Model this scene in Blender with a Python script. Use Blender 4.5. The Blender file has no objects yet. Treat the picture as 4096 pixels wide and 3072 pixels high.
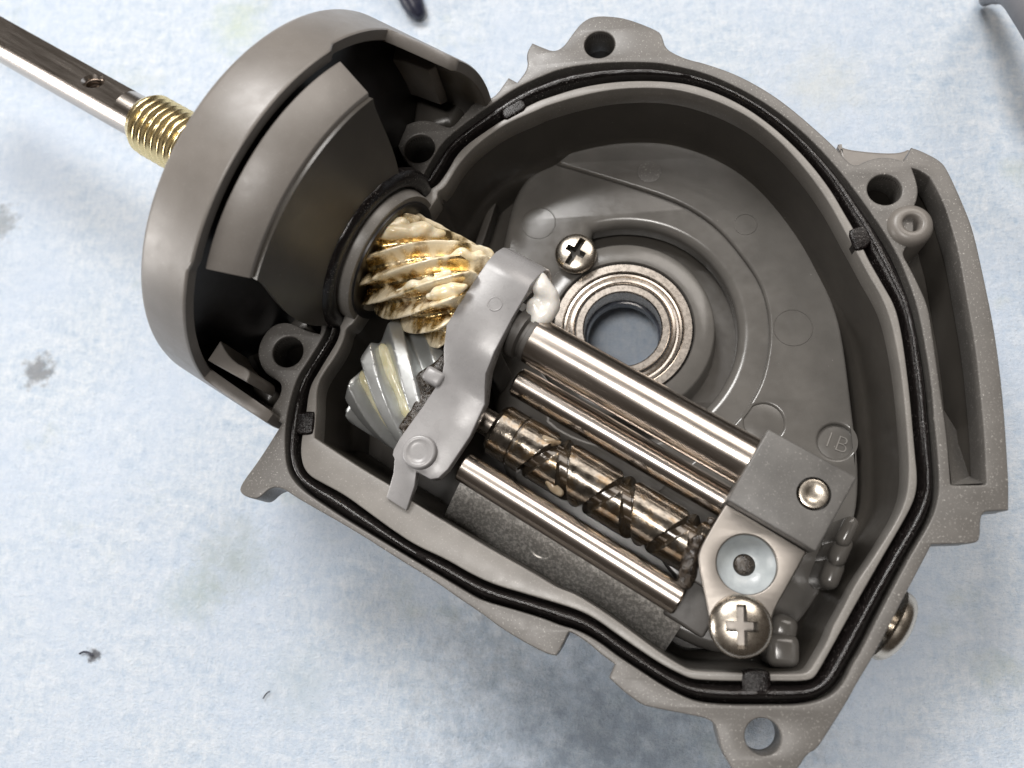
import bpy, bmesh, math, random
import numpy as np
from mathutils import Vector, Matrix, noise
random.seed(7); np.random.seed(7)
C = bpy.context.scene.collection
S = bpy.context.scene
R_ = math.radians
# 1 unit = 1 cm
S.unit_settings.system = 'METRIC'; S.unit_settings.scale_length = 0.01
# ---------------------------------------------------------------- camera
F, CX, CY = 3400.0, 2048.0, 1536.0
NV = np.array([2500.0 - CX, 2400.0 - CY, F]); NV /= np.linalg.norm(NV)
XW = np.array([1.0, 0, 0]) - NV * NV[0]; XW /= np.linalg.norm(XW)
YW = np.cross(-NV, XW)
RM = np.stack([XW, YW, -NV])
D = 8.0 * NV[2]                 # camera height over the split plane of the housing
H = 2.0                         # height of the split plane over the mat
cd = bpy.data.cameras.new('camera'); cam = bpy.data.objects.new('camera', cd); C.objects.link(cam)
cd.sensor_width = 36.0; cd.lens = F / 4096.0 * 36.0; cd.clip_start = 0.1; cd.clip_end = 500
m = Matrix.Identity(4)
for i in range(3):
    m[i][0] = RM[i, 0]; m[i][1] = -RM[i, 1]; m[i][2] = -RM[i, 2]
m[2][3] = D + H
cam.matrix_world = m
cd.dof.use_dof = True; cd.dof.focus_distance = 8.3; cd.dof.aperture_fstop = 0.32
S.camera = cam
# ---------------------------------------------------------------- light of the room
w = bpy.data.worlds.new('World'); S.world = w; w.use_nodes = True
w.node_tree.nodes['Background'].inputs[0].default_value = (1.0, 0.84, 0.70, 1)
w.node_tree.nodes['Background'].inputs[1].default_value = 0.055
def lamp(name, d, dist, size, power, col, size_y=None):
    l = bpy.data.lights.new(name, 'AREA'); o = bpy.data.objects.new(name, l); C.objects.link(o)
    l.shape = 'RECTANGLE' if size_y else 'DISK'; l.size = size
    if size_y: l.size_y = size_y
    l.energy = power; l.color = col
    d = Vector(d).normalized(); o.location = Vector((0, 2, 1)) + d * dist
    o.rotation_euler = d.to_track_quat('Z', 'Y').to_euler()
    return o
lamp('window_lamp', (-0.36, 0.76, 1.05), 45, 16, 17500, (1.0, 0.98, 0.96))
lamp('soft_fill', (0.32, 0.58, 0.75), 55, 30, 13000, (1.0, 0.93, 0.86), 24)  # unseen soft area lamp, added as fill from above
lamp('top_fill', (-0.11, -0.13, 0.98), 55, 13, 14000, (1.0, 0.96, 0.92), 10)  # unseen fill lamp, added nearly overhead to light floor and bearing hole
lamp('desk_lamp', (-0.96, -0.115, 0.25), 35.5, 15, 6500, (1.0, 0.96, 0.92))
S.view_settings.view_transform = 'Standard'; S.view_settings.look = 'None'
S.view_settings.exposure = 0.0; S.view_settings.gamma = 1.0

# ---------------------------------------------------------------- helpers
def P(x, y, h=0.0):
    """place of a traced photo point on the level h (cm above the housing's split plane)"""
    d = RM @ np.array([x - CX, y - CY, F]); t = (h - D) / d[2]
    return Vector((d[0] * t, d[1] * t, H + h))
A0 = P(0, 157); AX = (P(2550, 1597) - A0).normalized(); AN = Vector((0, 0, 1)).cross(AX)
def S_(s, n, h):
    """place along the shaft: s along, n sideways, h above the split plane"""
    return A0 + AX * s + AN * n + Vector((0, 0, h))
def W(s, n): return S_(s, n, 0)
BASE = {}
def thing(name, label, cat, loc, group=None):
    o = bpy.data.objects.new(name, None); C.objects.link(o); o.empty_display_size = 0.2
    o.location = loc; o['label'] = label; o['category'] = cat
    if group: o['group'] = group
    BASE[o.name] = Vector(loc); return o
def tag(o, label, cat, group=None):
    o['label'] = label; o['category'] = cat
    if group: o['group'] = group
    return o
def obj(name, me, mat, parent=None, loc=None, smooth=35, label=None):
    """me: mesh in world coordinates"""
    o = bpy.data.objects.new(name, me); C.objects.link(o)
    if parent is not None:
        b = BASE[parent.name]; o.parent = parent
    else:
        b = Vector(loc) if loc is not None else Vector((0, 0, 0)); o.location = b
    me.transform(Matrix.Translation(-b)); BASE[o.name] = b
    me.materials.clear(); me.materials.append(mat)
    if smooth is not None and len(me.polygons):
        me.polygons.foreach_set('use_smooth', [True] * len(me.polygons))
        me.set_sharp_from_angle(angle=R_(smooth))
    if label: o['label'] = label
    return o
def mesh(v, f):
    me = bpy.data.meshes.new('m'); me.from_pydata([tuple(p) for p in v], [], f); me.update(); return me
def fixn(me):
    bm = bmesh.new(); bm.from_mesh(me); bmesh.ops.remove_doubles(bm, verts=bm.verts, dist=1e-5)
    bmesh.ops.recalc_face_normals(bm, faces=bm.faces); bm.to_mesh(me); bm.free(); return me
def applied(me, *mods):
    """run modifiers on a mesh; each is (type, dict)"""
    o = bpy.data.objects.new('t', me); C.objects.link(o)
    for t, kw in mods:
        md = o.modifiers.new(t, t)
        for k, v in kw.items(): setattr(md, k, v)
    bpy.context.view_layer.update()
    r = bpy.data.meshes.new_from_object(o.evaluated_get(bpy.context.evaluated_depsgraph_get()))
    bpy.data.objects.remove(o); return r
def cut(me, cutters):
    cos = []
    o = bpy.data.objects.new('t', me); C.objects.link(o)
    for c in cutters:
        co = bpy.data.objects.new('c', c); C.objects.link(co); cos.append(co)
        md = o.modifiers.new('b', 'BOOLEAN'); md.object = co; md.operation = 'DIFFERENCE'; md.solver = 'EXACT'
    bpy.context.view_layer.update()
    r = bpy.data.meshes.new_from_object(o.evaluated_get(bpy.context.evaluated_depsgraph_get()))
    for x in [o] + cos: bpy.data.objects.remove(x)
    return r
def join(*ms):
    v = []; f = []
    for me in ms:
        k = len(v); v += [p.co.copy() for p in me.vertices]; f += [[k + i for i in p.vertices] for p in me.polygons]
    return mesh(v, f)
def chaikin(p, it=2, closed=True):
    for _ in range(it):
        q = []; n = len(p)
        for i in range(n if closed else n - 1):
            a, b = p[i], p[(i + 1) % n]
            q += [a * .75 + b * .25, a * .25 + b * .75]
        if not closed: q = [p[0]] + q + [p[-1]]
        p = q
    return p
def XY(px, h=0.0, it=2):
    """closed traced outline -> rounded outline on level h"""
    return chaikin([v.copy() if isinstance(v, Vector) else P(v[0], v[1], h) for v in px], it)
def circ(x, y, rpx, h=0.0, n=40):
    c = P(x, y, h); r = (P(x + rpx, y, h) - c).length
    return [c + Vector((r * math.cos(a), r * math.sin(a), 0)) for a in np.linspace(0, 2 * math.pi, n, endpoint=False)]
def rcirc(c, r, n=48):
    return [Vector((c[0] + r * math.cos(a), c[1] + r * math.sin(a), c[2])) for a in np.linspace(0, 2 * math.pi, n, endpoint=False)]
def plate(loops, top, bot, bevel=0.012, res=2):
    """flat plate with rounded rims from outlines (outer and holes); top/bot relative to split plane"""
    cu = bpy.data.curves.new('c', 'CURVE'); cu.dimensions = '2D'; cu.fill_mode = 'BOTH'
    for lp in loops:
        sp = cu.splines.new('POLY'); sp.points.add(len(lp) - 1)
        for q, p in zip(sp.points, lp): q.co = (p[0], p[1], 0, 1)
        sp.use_cyclic_u = True
    cu.extrude = max((top - bot) / 2 - bevel, 0.0005); cu.bevel_depth = bevel; cu.bevel_resolution = res; cu.offset = -bevel
    o = bpy.data.objects.new('t', cu); C.objects.link(o); bpy.context.view_layer.update()
    me = bpy.data.meshes.new_from_object(o.evaluated_get(bpy.context.evaluated_depsgraph_get()))
    bpy.data.objects.remove(o); bpy.data.curves.remove(cu)
    me.transform(Matrix.Translation((0, 0, H + (top + bot) / 2))); return fixn(me)
def resample(p, n):
    q = np.array([tuple(v) for v in p]); q = np.vstack([q, q[:1]])
    L = np.concatenate([[0], np.cumsum(np.linalg.norm(np.diff(q, axis=0), axis=1))])
    t = np.linspace(0, L[-1], n, endpoint=False)
    return [Vector([np.interp(x, L, q[:, k]) for k in range(3)]) for x in t]
def loft(rings, closed=True, caps=False):
    v = []; f = []; n = len(rings[0])
    for r in rings: v += list(r)
    for j in range(len(rings) - 1):
        for i in range(n if closed else n - 1):
            k = (i + 1) % n
            f.append((j * n + i, j * n + k, (j + 1) * n + k, (j + 1) * n + i))
    if caps: f.append(tuple(range(n))[::-1]); f.append(tuple((len(rings) - 1) * n + i for i in range(n)))
    return mesh(v, f)
def inset(p, d):
    """move a closed outline inwards (to its left when counterclockwise)"""
    n = len(p); ar = sum(p[i][0] * p[(i + 1) % n][1] - p[(i + 1) % n][0] * p[i][1] for i in range(n))
    sg = 1 if ar > 0 else -1; q = []
    for i in range(n):
        t = (p[(i + 2) % n] - p[i - 2]); t.z = 0; t.normalize()
        q.append(p[i] + Vector((-t.y, t.x, 0)) * sg * d)
    return q
def lathe(prof, o, ax=Vector((0, 0, 1)), n=64, caps=False):
    """prof: (r, along)"""
    ax = Vector(ax).normalized(); u = ax.orthogonal().normalized(); v2 = ax.cross(u)
    rings = [[o + ax * z + (u * math.cos(a) + v2 * math.sin(a)) * r for a in np.linspace(0, 2 * math.pi, n, endpoint=False)] for r, z in prof]
    return fixn(loft(rings, True, caps))
def rod(a, b, r, bev=0.015, n=40):
    L = (b - a).length
    return lathe([(r - bev, 0), (r, bev), (r, L - bev), (r - bev, L)], a, b - a, n, True)
def sweep(pts, rad, n=10):
    rings = []; k = len(pts); up = Vector((0.3, 0.2, 1)).normalized()
    for i in range(k):
        t = (pts[min(i + 1, k - 1)] - pts[max(i - 1, 0)]).normalized()
        u = t.cross(up).normalized(); v2 = u.cross(t)
        r = rad[i] if hasattr(rad, '__len__') else rad
        rings.append([pts[i] + (u * math.cos(a) + v2 * math.sin(a)) * r for a in np.linspace(0, 2 * math.pi, n, endpoint=False)])
    return fixn(loft(rings, True, True))
def blob(pts, rads, vox=0.02, amp=0.02, fr=6.0):
    bm = bmesh.new(); q = list(zip(pts, rads)); m2 = []
    for a, b in zip(q, q[1:]):
        if (a[0] - b[0]).length < 1.6 * (a[1] + b[1]): m2.append(((a[0] + b[0]) / 2, (a[1] + b[1]) / 2))
    for p, r in q + m2:
        bmesh.ops.create_icosphere(bm, subdivisions=3, radius=r, matrix=Matrix.Translation(p))
    me = bpy.data.meshes.new('b'); bm.to_mesh(me); bm.free()
    me = applied(me, ('REMESH', dict(mode='VOXEL', voxel_size=vox)), ('SMOOTH', dict(factor=0.6, iterations=14)))
    for v in me.vertices:
        v.co += Vector(noise.noise_vector(v.co * fr)) * amp
    me.update(); return me
def box(c, ex, ey, ez, bev=0.03, seg=3):
    """c centre, ex/ey/ez half-axis vectors"""
    v = [c + ex * a + ey * b + ez * d for a in (-1, 1) for b in (-1, 1) for d in (-1, 1)]
    me = fixn(mesh(v, [(0, 1, 3, 2), (4, 6, 7, 5), (0, 4, 5, 1), (2, 3, 7, 6), (0, 2, 6, 4), (1, 5, 7, 3)]))
    return applied(me, ('BEVEL', dict(width=bev, segments=seg)))
UP = Vector((0, 0, 1))

# ---------------------------------------------------------------- materials
class NT:
    def __init__(s, name):
        s.m = bpy.data.materials.new(name); s.m.use_nodes = True; s.t = s.m.node_tree
        s.b = s.t.nodes['Principled BSDF']; s.tc = s.t.nodes.new('ShaderNodeTexCoord')
    def set(s, **k):
        for a, v in k.items():
            i = s.b.inputs[a.replace('_', ' ')]
            if hasattr(v, 'is_output') or isinstance(v, bpy.types.NodeSocket): s.t.links.new(v, i)
            else: i.default_value = v
        return s
    def noise(s, scale, detail=4, rough=0.55, vec=None, dist=0.0):
        n = s.t.nodes.new('ShaderNodeTexNoise'); n.inputs['Scale'].default_value = scale
        n.inputs['Detail'].default_value = detail; n.inputs['Roughness'].default_value = rough; n.inputs['Distortion'].default_value = dist
        s.t.links.new(vec if vec is not None else s.tc.outputs['Object'], n.inputs['Vector']); return n.outputs['Fac']
    def vor(s, scale, vec=None, feature='F1', out='Distance'):
        n = s.t.nodes.new('ShaderNodeTexVoronoi'); n.feature = feature; n.inputs['Scale'].default_value = scale
        s.t.links.new(vec if vec is not None else s.tc.outputs['Object'], n.inputs['Vector']); return n.outputs[out]
    def mapv(s, scale=(1, 1, 1), rot=(0, 0, 0), loc=(0, 0, 0), kind='POINT'):
        n = s.t.nodes.new('ShaderNodeMapping'); n.vector_type = kind; n.inputs['Scale'].default_value = scale; n.inputs['Rotation'].default_value = rot
        n.inputs['Location'].default_value = loc
        s.t.links.new(s.tc.outputs['Object'], n.inputs['Vector']); return n.outputs[0]
    def ramp(s, fac, stops):
        n = s.t.nodes.new('ShaderNodeValToRGB'); e = n.color_ramp.elements
        while len(e) < len(stops): e.new(0.5)
        for q, (p, c) in zip(e, stops):
            q.position = p; q.color = (c, c, c, 1) if isinstance(c, (int, float)) else (*c, 1)
        s.t.links.new(fac, n.inputs[0]); return n.outputs[0]
    def mix(s, fac, a, b, mode='MIX'):
        n = s.t.nodes.new('ShaderNodeMix'); n.data_type = 'RGBA'; n.blend_type = mode
        for v, i in ((fac, n.inputs[0]), (a, n.inputs[6]), (b, n.inputs[7])):
            if isinstance(v, bpy.types.NodeSocket): s.t.links.new(v, i)
            elif isinstance(v, (int, float)): i.default_value = v
            else: i.default_value = (*v, 1)
        return n.outputs[2]
    def math(s, op, a, b=0.0):
        n = s.t.nodes.new('ShaderNodeMath'); n.operation = op
        for v, i in ((a, n.inputs[0]), (b, n.inputs[1])):
            if isinstance(v, bpy.types.NodeSocket): s.t.links.new(v, i)
            else: i.default_value = v
        return n.outputs[0]
    def bump(s, h, strength=0.3, dist=0.01):
        n = s.t.nodes.new('ShaderNodeBump'); n.inputs['Strength'].default_value = strength; n.inputs['Distance'].default_value = dist
        s.t.links.new(h, n.inputs['Height']); s.t.links.new(n.outputs[0], s.b.inputs['Normal']); return s
# grey glass-filled plastic, moulded face
def plastic(name, base, rough, speck, flake=0.45, var=0.12):
    k = NT(name)
    g = k.noise(3.0, 5); c = k.ramp(g, [(0.3, tuple(x * (1 - var) for x in base)), (0.7, tuple(x * (1 + var) for x in base))])
    if speck < 0:   # a few stray dust flecks
        c = k.mix(k.math('MULTIPLY', k.ramp(k.vor(7.0), [(0.0, 1.0), (0.045, 0.0)]), k.ramp(k.noise(2.2, 2), [(0.52, 0.0), (0.58, 0.8)])), c, (0.42, 0.40, 0.37))
    if speck > 0:
        sp = k.ramp(k.noise(46, 3, 0.7), [(0.60, 0.0), (0.72, speck)]); sp2 = k.ramp(k.vor(30), [(0.0, speck), (0.16, 0.0)])
        c = k.mix(k.math('MAXIMUM', sp, sp2), c, (flake, flake * 0.96, flake * 0.9))
    ro = k.ramp(k.noise(9, 5), [(0.3, rough - 0.04), (0.7, rough + 0.05)])
    sc_ = k.ramp(k.noise(10, 6, 0.8, k.mapv((9, 0.6, 1), (0, 0, 0.5)), 0.6), [(0.63, 0.0), (0.70, 0.22)])
    c = k.mix(sc_, c, tuple(min(1, x * 2.0) for x in base))
    k.set(Base_Color=c, Roughness=ro, Specular_IOR_Level=0.5)
    k.bump(k.noise(70, 4), 0.18 if speck > 0 else 0.06, 0.004); return k.m
M = {}
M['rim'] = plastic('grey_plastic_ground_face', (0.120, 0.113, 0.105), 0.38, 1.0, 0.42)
M['wall'] = plastic('grey_plastic_shaded', (0.050, 0.045, 0.039), 0.32, -1)  # same plastic as the floor, darkened to paint in the walls' shade
M['floor'] = plastic('grey_plastic_gloss', (0.108, 0.102, 0.094), 0.20, -1)
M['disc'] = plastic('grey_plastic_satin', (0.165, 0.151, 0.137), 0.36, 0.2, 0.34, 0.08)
M['lip'] = plastic('grey_plastic_lip_lit', (0.195, 0.184, 0.170), 0.34, 0.6, 0.42)  # same plastic, lightened to paint in light on the tilted lip
M['bracket'] = plastic('light_grey_plastic', (0.255, 0.250, 0.252), 0.28, 0.2, 0.42)
def rubber():
    k = NT('black_rubber'); n1 = k.noise(30, 5, 0.65); n2 = k.noise(11, 3)
    c = k.ramp(n1, [(0.35, (0.003, 0.0025, 0.0025)), (0.75, (0.013, 0.010, 0.010))])
    c = k.mix(k.math('MULTIPLY', k.ramp(k.noise(58, 3, 0.7), [(0.61, 0.0), (0.67, 0.35)]), k.ramp(k.noise(3.5, 3), [(0.45, 0.1), (0.60, 1.0)])), c, (0.42, 0.39, 0.37))  # pale flecks: glints on the rubber put into its colour
    k.set(Base_Color=c,
          Roughness=k.ramp(k.noise(9, 3), [(0.35, 0.14), (0.65, 0.24)]), Specular_IOR_Level=0.5)
    k.bump(k.math('ADD', n1, k.math('ADD', n2, k.noise(75, 3, 0.7))), 0.22, 0.015); return k.m
M['rubber'] = rubber()
M['tab'] = rubber(); M['tab'].name = 'black_rubber_tab'; M['tab'].node_tree.nodes['Principled BSDF'].inputs['Specular IOR Level'].default_value = 0.22
def metal(name, base, rough, scratch=0.12, brush=None, stain=None, var=0.06):
    k = NT(name)
    vec = k.mapv(*brush) if brush else None
    n = k.noise(24, 6, 0.65, vec)
    c = k.ramp(k.noise(4, 5), [(0.3, tuple(x * 0.92 for x in base)), (0.7, base)])
    if stain: c = k.mix(k.ramp(k.noise(5.5, 5, 0.65), [(0.45, 0.0), (0.62, 0.85)]), c, stain)
    k.set(Base_Color=c, Metallic=1.0, Roughness=k.ramp(n, [(0.3, max(rough - var * 0.6, 0.04)), (0.75, rough + var)]))
    k.bump(n, scratch, 0.003); return k.m
ang = math.atan2(AX.y, AX.x)
M['shaft'] = metal('polished_steel', (0.56, 0.505, 0.455), 0.23, 0.02, ((14, 1, 1), (0, 0, ang), (0, 0, 0), 'TEXTURE'))
M['steel'] = metal('satin_steel', (0.46, 0.415, 0.37), 0.27, 0.03)
M['plate'] = metal('matt_steel_sheet', (0.27, 0.248, 0.225), 0.42, 0.02)
M['grime_shade'] = plastic('slot_grime_and_shade', (0.035, 0.028, 0.02), 0.45, 0)  # dark screw slots: grime, plus recess shade put into the colour
M['dark_steel'] = metal('dark_steel', (0.20, 0.16, 0.13), 0.3, 0.05)
M['screw'] = metal('nickel_screw', (0.62, 0.56, 0.48), 0.26, 0.05)
M['brass'] = metal('brass', (0.88, 0.72, 0.40), 0.26, 0.06)
def pinm():
    k = NT('greasy_brass'); at = k.t.nodes.new('ShaderNodeAttribute'); at.attribute_name = 'smear'
    f = k.math('ADD', at.outputs['Fac'], k.math('MULTIPLY', k.math('SUBTRACT', k.noise(13, 5, 0.65), 0.5), 0.9))
    g = k.noise(5, 4)
    gold = k.ramp(g, [(0.32, (0.28, 0.15, 0.05)), (0.46, (0.66, 0.47, 0.20)), (0.7, (0.88, 0.70, 0.36))])
    c = k.mix(k.ramp(f, [(0.30, 0.0), (0.85, 1.0)]), gold, (0.84, 0.74, 0.54))
    k.set(Base_Color=c, Metallic=k.ramp(f, [(0.34, 1.0), (0.78, 0.05)]), Roughness=k.ramp(k.noise(16, 4), [(0.3, 0.14), (0.7, 0.34)]), Coat_Weight=0.5, Coat_Roughness=0.08)
    k.bump(k.noise(14, 4, 0.6), 0.25, 0.012); return k.m
M['pinion'] = pinm()
M['zinc'] = metal('zinc_gear', (0.56, 0.58, 0.58), 0.36, 0.2)
M['zinc'].node_tree.nodes['Principled BSDF'].inputs['Metallic'].default_value = 0.7
M['block'] = plastic('cast_zinc_block', (0.095, 0.091, 0.086), 0.42, 0.6, 0.28, 0.25)
M['dark_block'] = plastic('dark_cast_block', (0.07, 0.065, 0.06), 0.45, 0.2, 0.2)
def worm():
    k = NT('greased_worm_steel'); n = k.noise(5, 5, 0.6)
    at = k.t.nodes.new('ShaderNodeAttribute'); at.attribute_name = 'dirt'
    c = k.ramp(n, [(0.34, (0.06, 0.050, 0.038)), (0.48, (0.18, 0.16, 0.135)), (0.58, (0.14, 0.095, 0.05)), (0.70, (0.25, 0.23, 0.205))])
    c = k.mix(at.outputs['Fac'], c, (0.045, 0.032, 0.02))
    k.set(Base_Color=c, Metallic=k.math('SUBTRACT', 0.92, k.math('MULTIPLY', at.outputs['Fac'], 0.8)), Roughness=k.ramp(k.noise(9, 4), [(0.3, 0.12), (0.7, 0.30)]), Coat_Weight=0.6, Coat_Roughness=0.08)
    k.bump(k.noise(9, 4, 0.6, None, 1.2), 0.22, 0.015); return k.m
M['worm'] = worm()
def grease(name, a, b, rough=0.16, sub=0.35):
    k = NT(name)
    k.set(Base_Color=k.ramp(k.noise(8, 4), [(0.35, a), (0.65, b)]), Roughness=rough, Subsurface_Weight=sub, Subsurface_Radius=(0.06, 0.045, 0.03),
          Subsurface_Scale=1.0, Specular_IOR_Level=0.55)
    k.bump(k.noise(22, 4), 0.25, 0.01); return k.m
M['cream'] = grease('cream_grease', (0.74, 0.60, 0.36), (0.88, 0.80, 0.62))
M['white'] = grease('white_grease', (0.66, 0.64, 0.60), (0.80, 0.78, 0.74), 0.22)
M['yellow'] = grease('yellow_grease', (0.62, 0.58, 0.36), (0.75, 0.72, 0.54))
M['milky'] = grease('milky_plastic', (0.33, 0.36, 0.375), (0.40, 0.435, 0.445), 0.3, 0.0)
def oil():
    k = NT('black_grease'); n = k.noise(15, 6, 0.7, None, 1.0)
    k.set(Base_Color=k.ramp(n, [(0.4, (0.012, 0.009, 0.007)), (0.7, (0.06, 0.045, 0.032))]), Roughness=0.2, Specular_IOR_Level=0.6)
    k.bump(n, 0.5, 0.02); return k.m
M['oil'] = oil()
def black(name='shade_black', c=(0.012, 0.011, 0.012), r=0.35):
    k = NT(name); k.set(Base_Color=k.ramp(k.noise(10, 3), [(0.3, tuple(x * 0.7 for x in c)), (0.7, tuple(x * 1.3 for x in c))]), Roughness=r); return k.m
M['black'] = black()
M['bore'] = black('bore_liner', (0.05, 0.055, 0.07), 0.12)
def shelfm():
    k = NT('worn_graphite_plastic'); n = k.noise(30, 6, 0.75); big = k.noise(5, 4)
    c = k.mix(k.ramp(n, [(0.47, 0.0), (0.58, 1.0)]), (0.52, 0.51, 0.49), (0.90, 0.88, 0.85))
    k.set(Base_Color=c, Roughness=k.ramp(n, [(0.3, 0.25), (0.7, 0.40)]), Metallic=0.85)
    k.bump(n, 0.35, 0.008); return k.m
M['shelf'] = shelfm()
M['cable'] = plastic('grey_cable', (0.13, 0.13, 0.14), 0.4, 0)
M['navy'] = plastic('dark_navy_handle', (0.015, 0.017, 0.035), 0.4, 0)
def matm():
    k = NT('felt_mat')
    f1 = k.noise(3.6, 9, 0.76, k.mapv((1, 2.2, 1), (0, 0, 0.35)), 0.4); f2 = k.noise(5.5, 9, 0.76, k.mapv((2.4, 1, 1), (0, 0, -0.5)), 0.4)
    f3 = k.noise(30, 4, 0.7); f4 = k.noise(16, 8, 0.8, k.mapv((1, 3.5, 1), (0, 0, 0.9)), 0.8)
    f = k.math('ADD', k.math('ADD', k.math('MULTIPLY', f1, 0.36), k.math('MULTIPLY', f2, 0.34)), k.math('MULTIPLY', f4, 0.30))
    c = k.ramp(f, [(0.32, (0.20, 0.29, 0.40)), (0.43, (0.42, 0.51, 0.62)), (0.53, (0.585, 0.64, 0.705)), (0.66, (0.77, 0.785, 0.815))])
    big = k.ramp(k.noise(0.55, 3), [(0.38, 0.0), (0.66, 0.6)]); c = k.mix(big, c, (0.52, 0.60, 0.72))
    c = k.mix(k.math('MULTIPLY', k.ramp(k.noise(42, 3, 0.75, k.mapv((1, 4, 1), (0, 0, -0.9)), 1.0), [(0.62, 0.0), (0.70, 1.0)]), 0.5), c, (0.88, 0.89, 0.92))
    c = k.mix(k.math('MULTIPLY', k.ramp(k.noise(60, 3, 0.7), [(0.57, 0.0), (0.70, 1.0)]), 0.35), c, (0.22, 0.28, 0.34))
    st = k.math('MULTIPLY', k.ramp(k.noise(0.8, 4, 0.6, k.mapv(loc=(3.3, 7.1, 0))), [(0.60, 0.0), (0.74, 0.42)]), k.ramp(f3, [(0.3, 0.5), (0.6, 1.0)]))
    c = k.mix(st, c, (0.35, 0.40, 0.30))
    # dirt marks; the widest also paints in the body's cast shadow: (x, y, radius, colour, weight)
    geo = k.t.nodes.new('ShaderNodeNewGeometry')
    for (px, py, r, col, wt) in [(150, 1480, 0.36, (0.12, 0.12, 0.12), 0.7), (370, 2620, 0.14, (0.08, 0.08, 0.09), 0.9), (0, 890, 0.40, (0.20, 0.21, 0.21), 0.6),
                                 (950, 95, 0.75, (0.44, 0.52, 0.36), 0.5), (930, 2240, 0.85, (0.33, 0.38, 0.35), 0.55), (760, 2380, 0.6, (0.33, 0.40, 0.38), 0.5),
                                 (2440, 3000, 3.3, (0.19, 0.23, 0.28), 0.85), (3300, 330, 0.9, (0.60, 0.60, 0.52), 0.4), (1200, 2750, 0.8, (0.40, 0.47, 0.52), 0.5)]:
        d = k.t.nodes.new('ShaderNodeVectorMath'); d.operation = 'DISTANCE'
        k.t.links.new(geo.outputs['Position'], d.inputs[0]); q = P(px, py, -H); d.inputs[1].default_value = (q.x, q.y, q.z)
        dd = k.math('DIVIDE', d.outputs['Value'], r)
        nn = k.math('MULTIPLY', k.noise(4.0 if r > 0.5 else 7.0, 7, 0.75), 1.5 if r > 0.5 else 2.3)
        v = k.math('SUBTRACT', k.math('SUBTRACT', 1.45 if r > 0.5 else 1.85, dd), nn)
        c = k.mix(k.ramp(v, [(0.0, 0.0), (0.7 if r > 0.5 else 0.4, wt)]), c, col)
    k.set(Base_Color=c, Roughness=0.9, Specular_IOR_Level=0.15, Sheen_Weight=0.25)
    k.bump(k.math('ADD', f, k.math('MULTIPLY', f3, 0.6)), 0.7, 0.05); return k.m
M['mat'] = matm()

# ---------------------------------------------------------------- the mat (setting)
nx = 90; ext = 42.0
vs = []; fs = []
for j in range(nx + 1):
    for i in range(nx + 1):
        x = -ext + 2 * ext * i / nx; y = -ext + 2 * ext * j / nx + 6
        vs.append((x, y, -0.02 + 0.015 * noise.noise(Vector((x * 0.5, y * 0.5, 0)))))
for j in range(nx):
    for i in range(nx):
        a = j * (nx + 1) + i; fs.append((a, a + 1, a + nx + 2, a + nx + 1))
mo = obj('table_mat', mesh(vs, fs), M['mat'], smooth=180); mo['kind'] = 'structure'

# ---------------------------------------------------------------- traced outlines of the housing
FLANGE = [(2700,215),(2661,190),(2648,139),(2629,120),(2534,82),(2471,66),(2376,61),(2325,89),(2287,139),(2256,184),(2218,206),(2173,190),(2129,171),(2129,171),
 (2104,215),(2114,270),(2069,329),(2069,329),(2034,310),(2034,310),(1971,399),(1927,380),(1927,380),(1895,410),(1851,462),(1806,513),(1768,500),(1730,484),(1680,479),(1629,494),(1594,525),(1583,557),
 (1597,601),(1622,645),(1665,690),W(5.34,.84),W(5.34,.84),W(5.36,-.92),W(5.36,-.92),(1280,1335),(1280,1335),(1228,1324),(1184,1299),(1133,1287),(1082,1305),(1044,1356),(1030,1406),(1038,1451),(1063,1495),(1108,1520),
 (1127,1539),(1120,1584),(1082,1637),(1085,1666),(1127,1694),(1127,1694),(1038,1837),(956,1945),(963,1978),(1014,1997),(1039,1991),(1071,1959),(1103,1947),(1141,1959),(1185,1991),(1343,2080),
 (1470,2156),(1596,2238),(1723,2314),(1849,2403),(1925,2453),(2008,2516),(2103,2573),(2191,2618),(2226,2623),(2226,2623),(2248,2586),(2275,2529),(2275,2529),(2290,2531),(2358,2576),(2403,2617),(2460,2658),(2460,2658),(2437,2712),(2437,2712),
 (2489,2762),(2553,2811),(2584,2825),(2625,2834),(2765,2861),(2833,2875),(2862,2902),(2869,2933),(2887,3006),(2923,3069),(2960,3125),(3050,3160),(3150,3130),(3195,3072),(3231,3014),(3268,2999),
 (3321,2915),(3384,2815),(3436,2720),(3494,2626),(3568,2484),(3625,2373),(3700,2231),(3727,2178),(3727,2178),(3850,2175),(3912,2172),(3922,2140),(3922,2080),(3935,2048),(3960,2045),(4035,2041),(4035,2041),(4036,1944),(4031,1849),(4019,1659),(4000,1470),(3974,1292),(3936,1109),
 (3898,937),(3867,848),(3791,677),(3759,639),(3683,601),(3645,589),(3645,589),(3632,615),(3614,646),(3582,633),(3519,627),(3455,646),(3430,662),(3398,655),(3348,595),(3266,519),(3171,437),(3076,367),(2949,297),(2823,253),(2753,237)]
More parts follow.
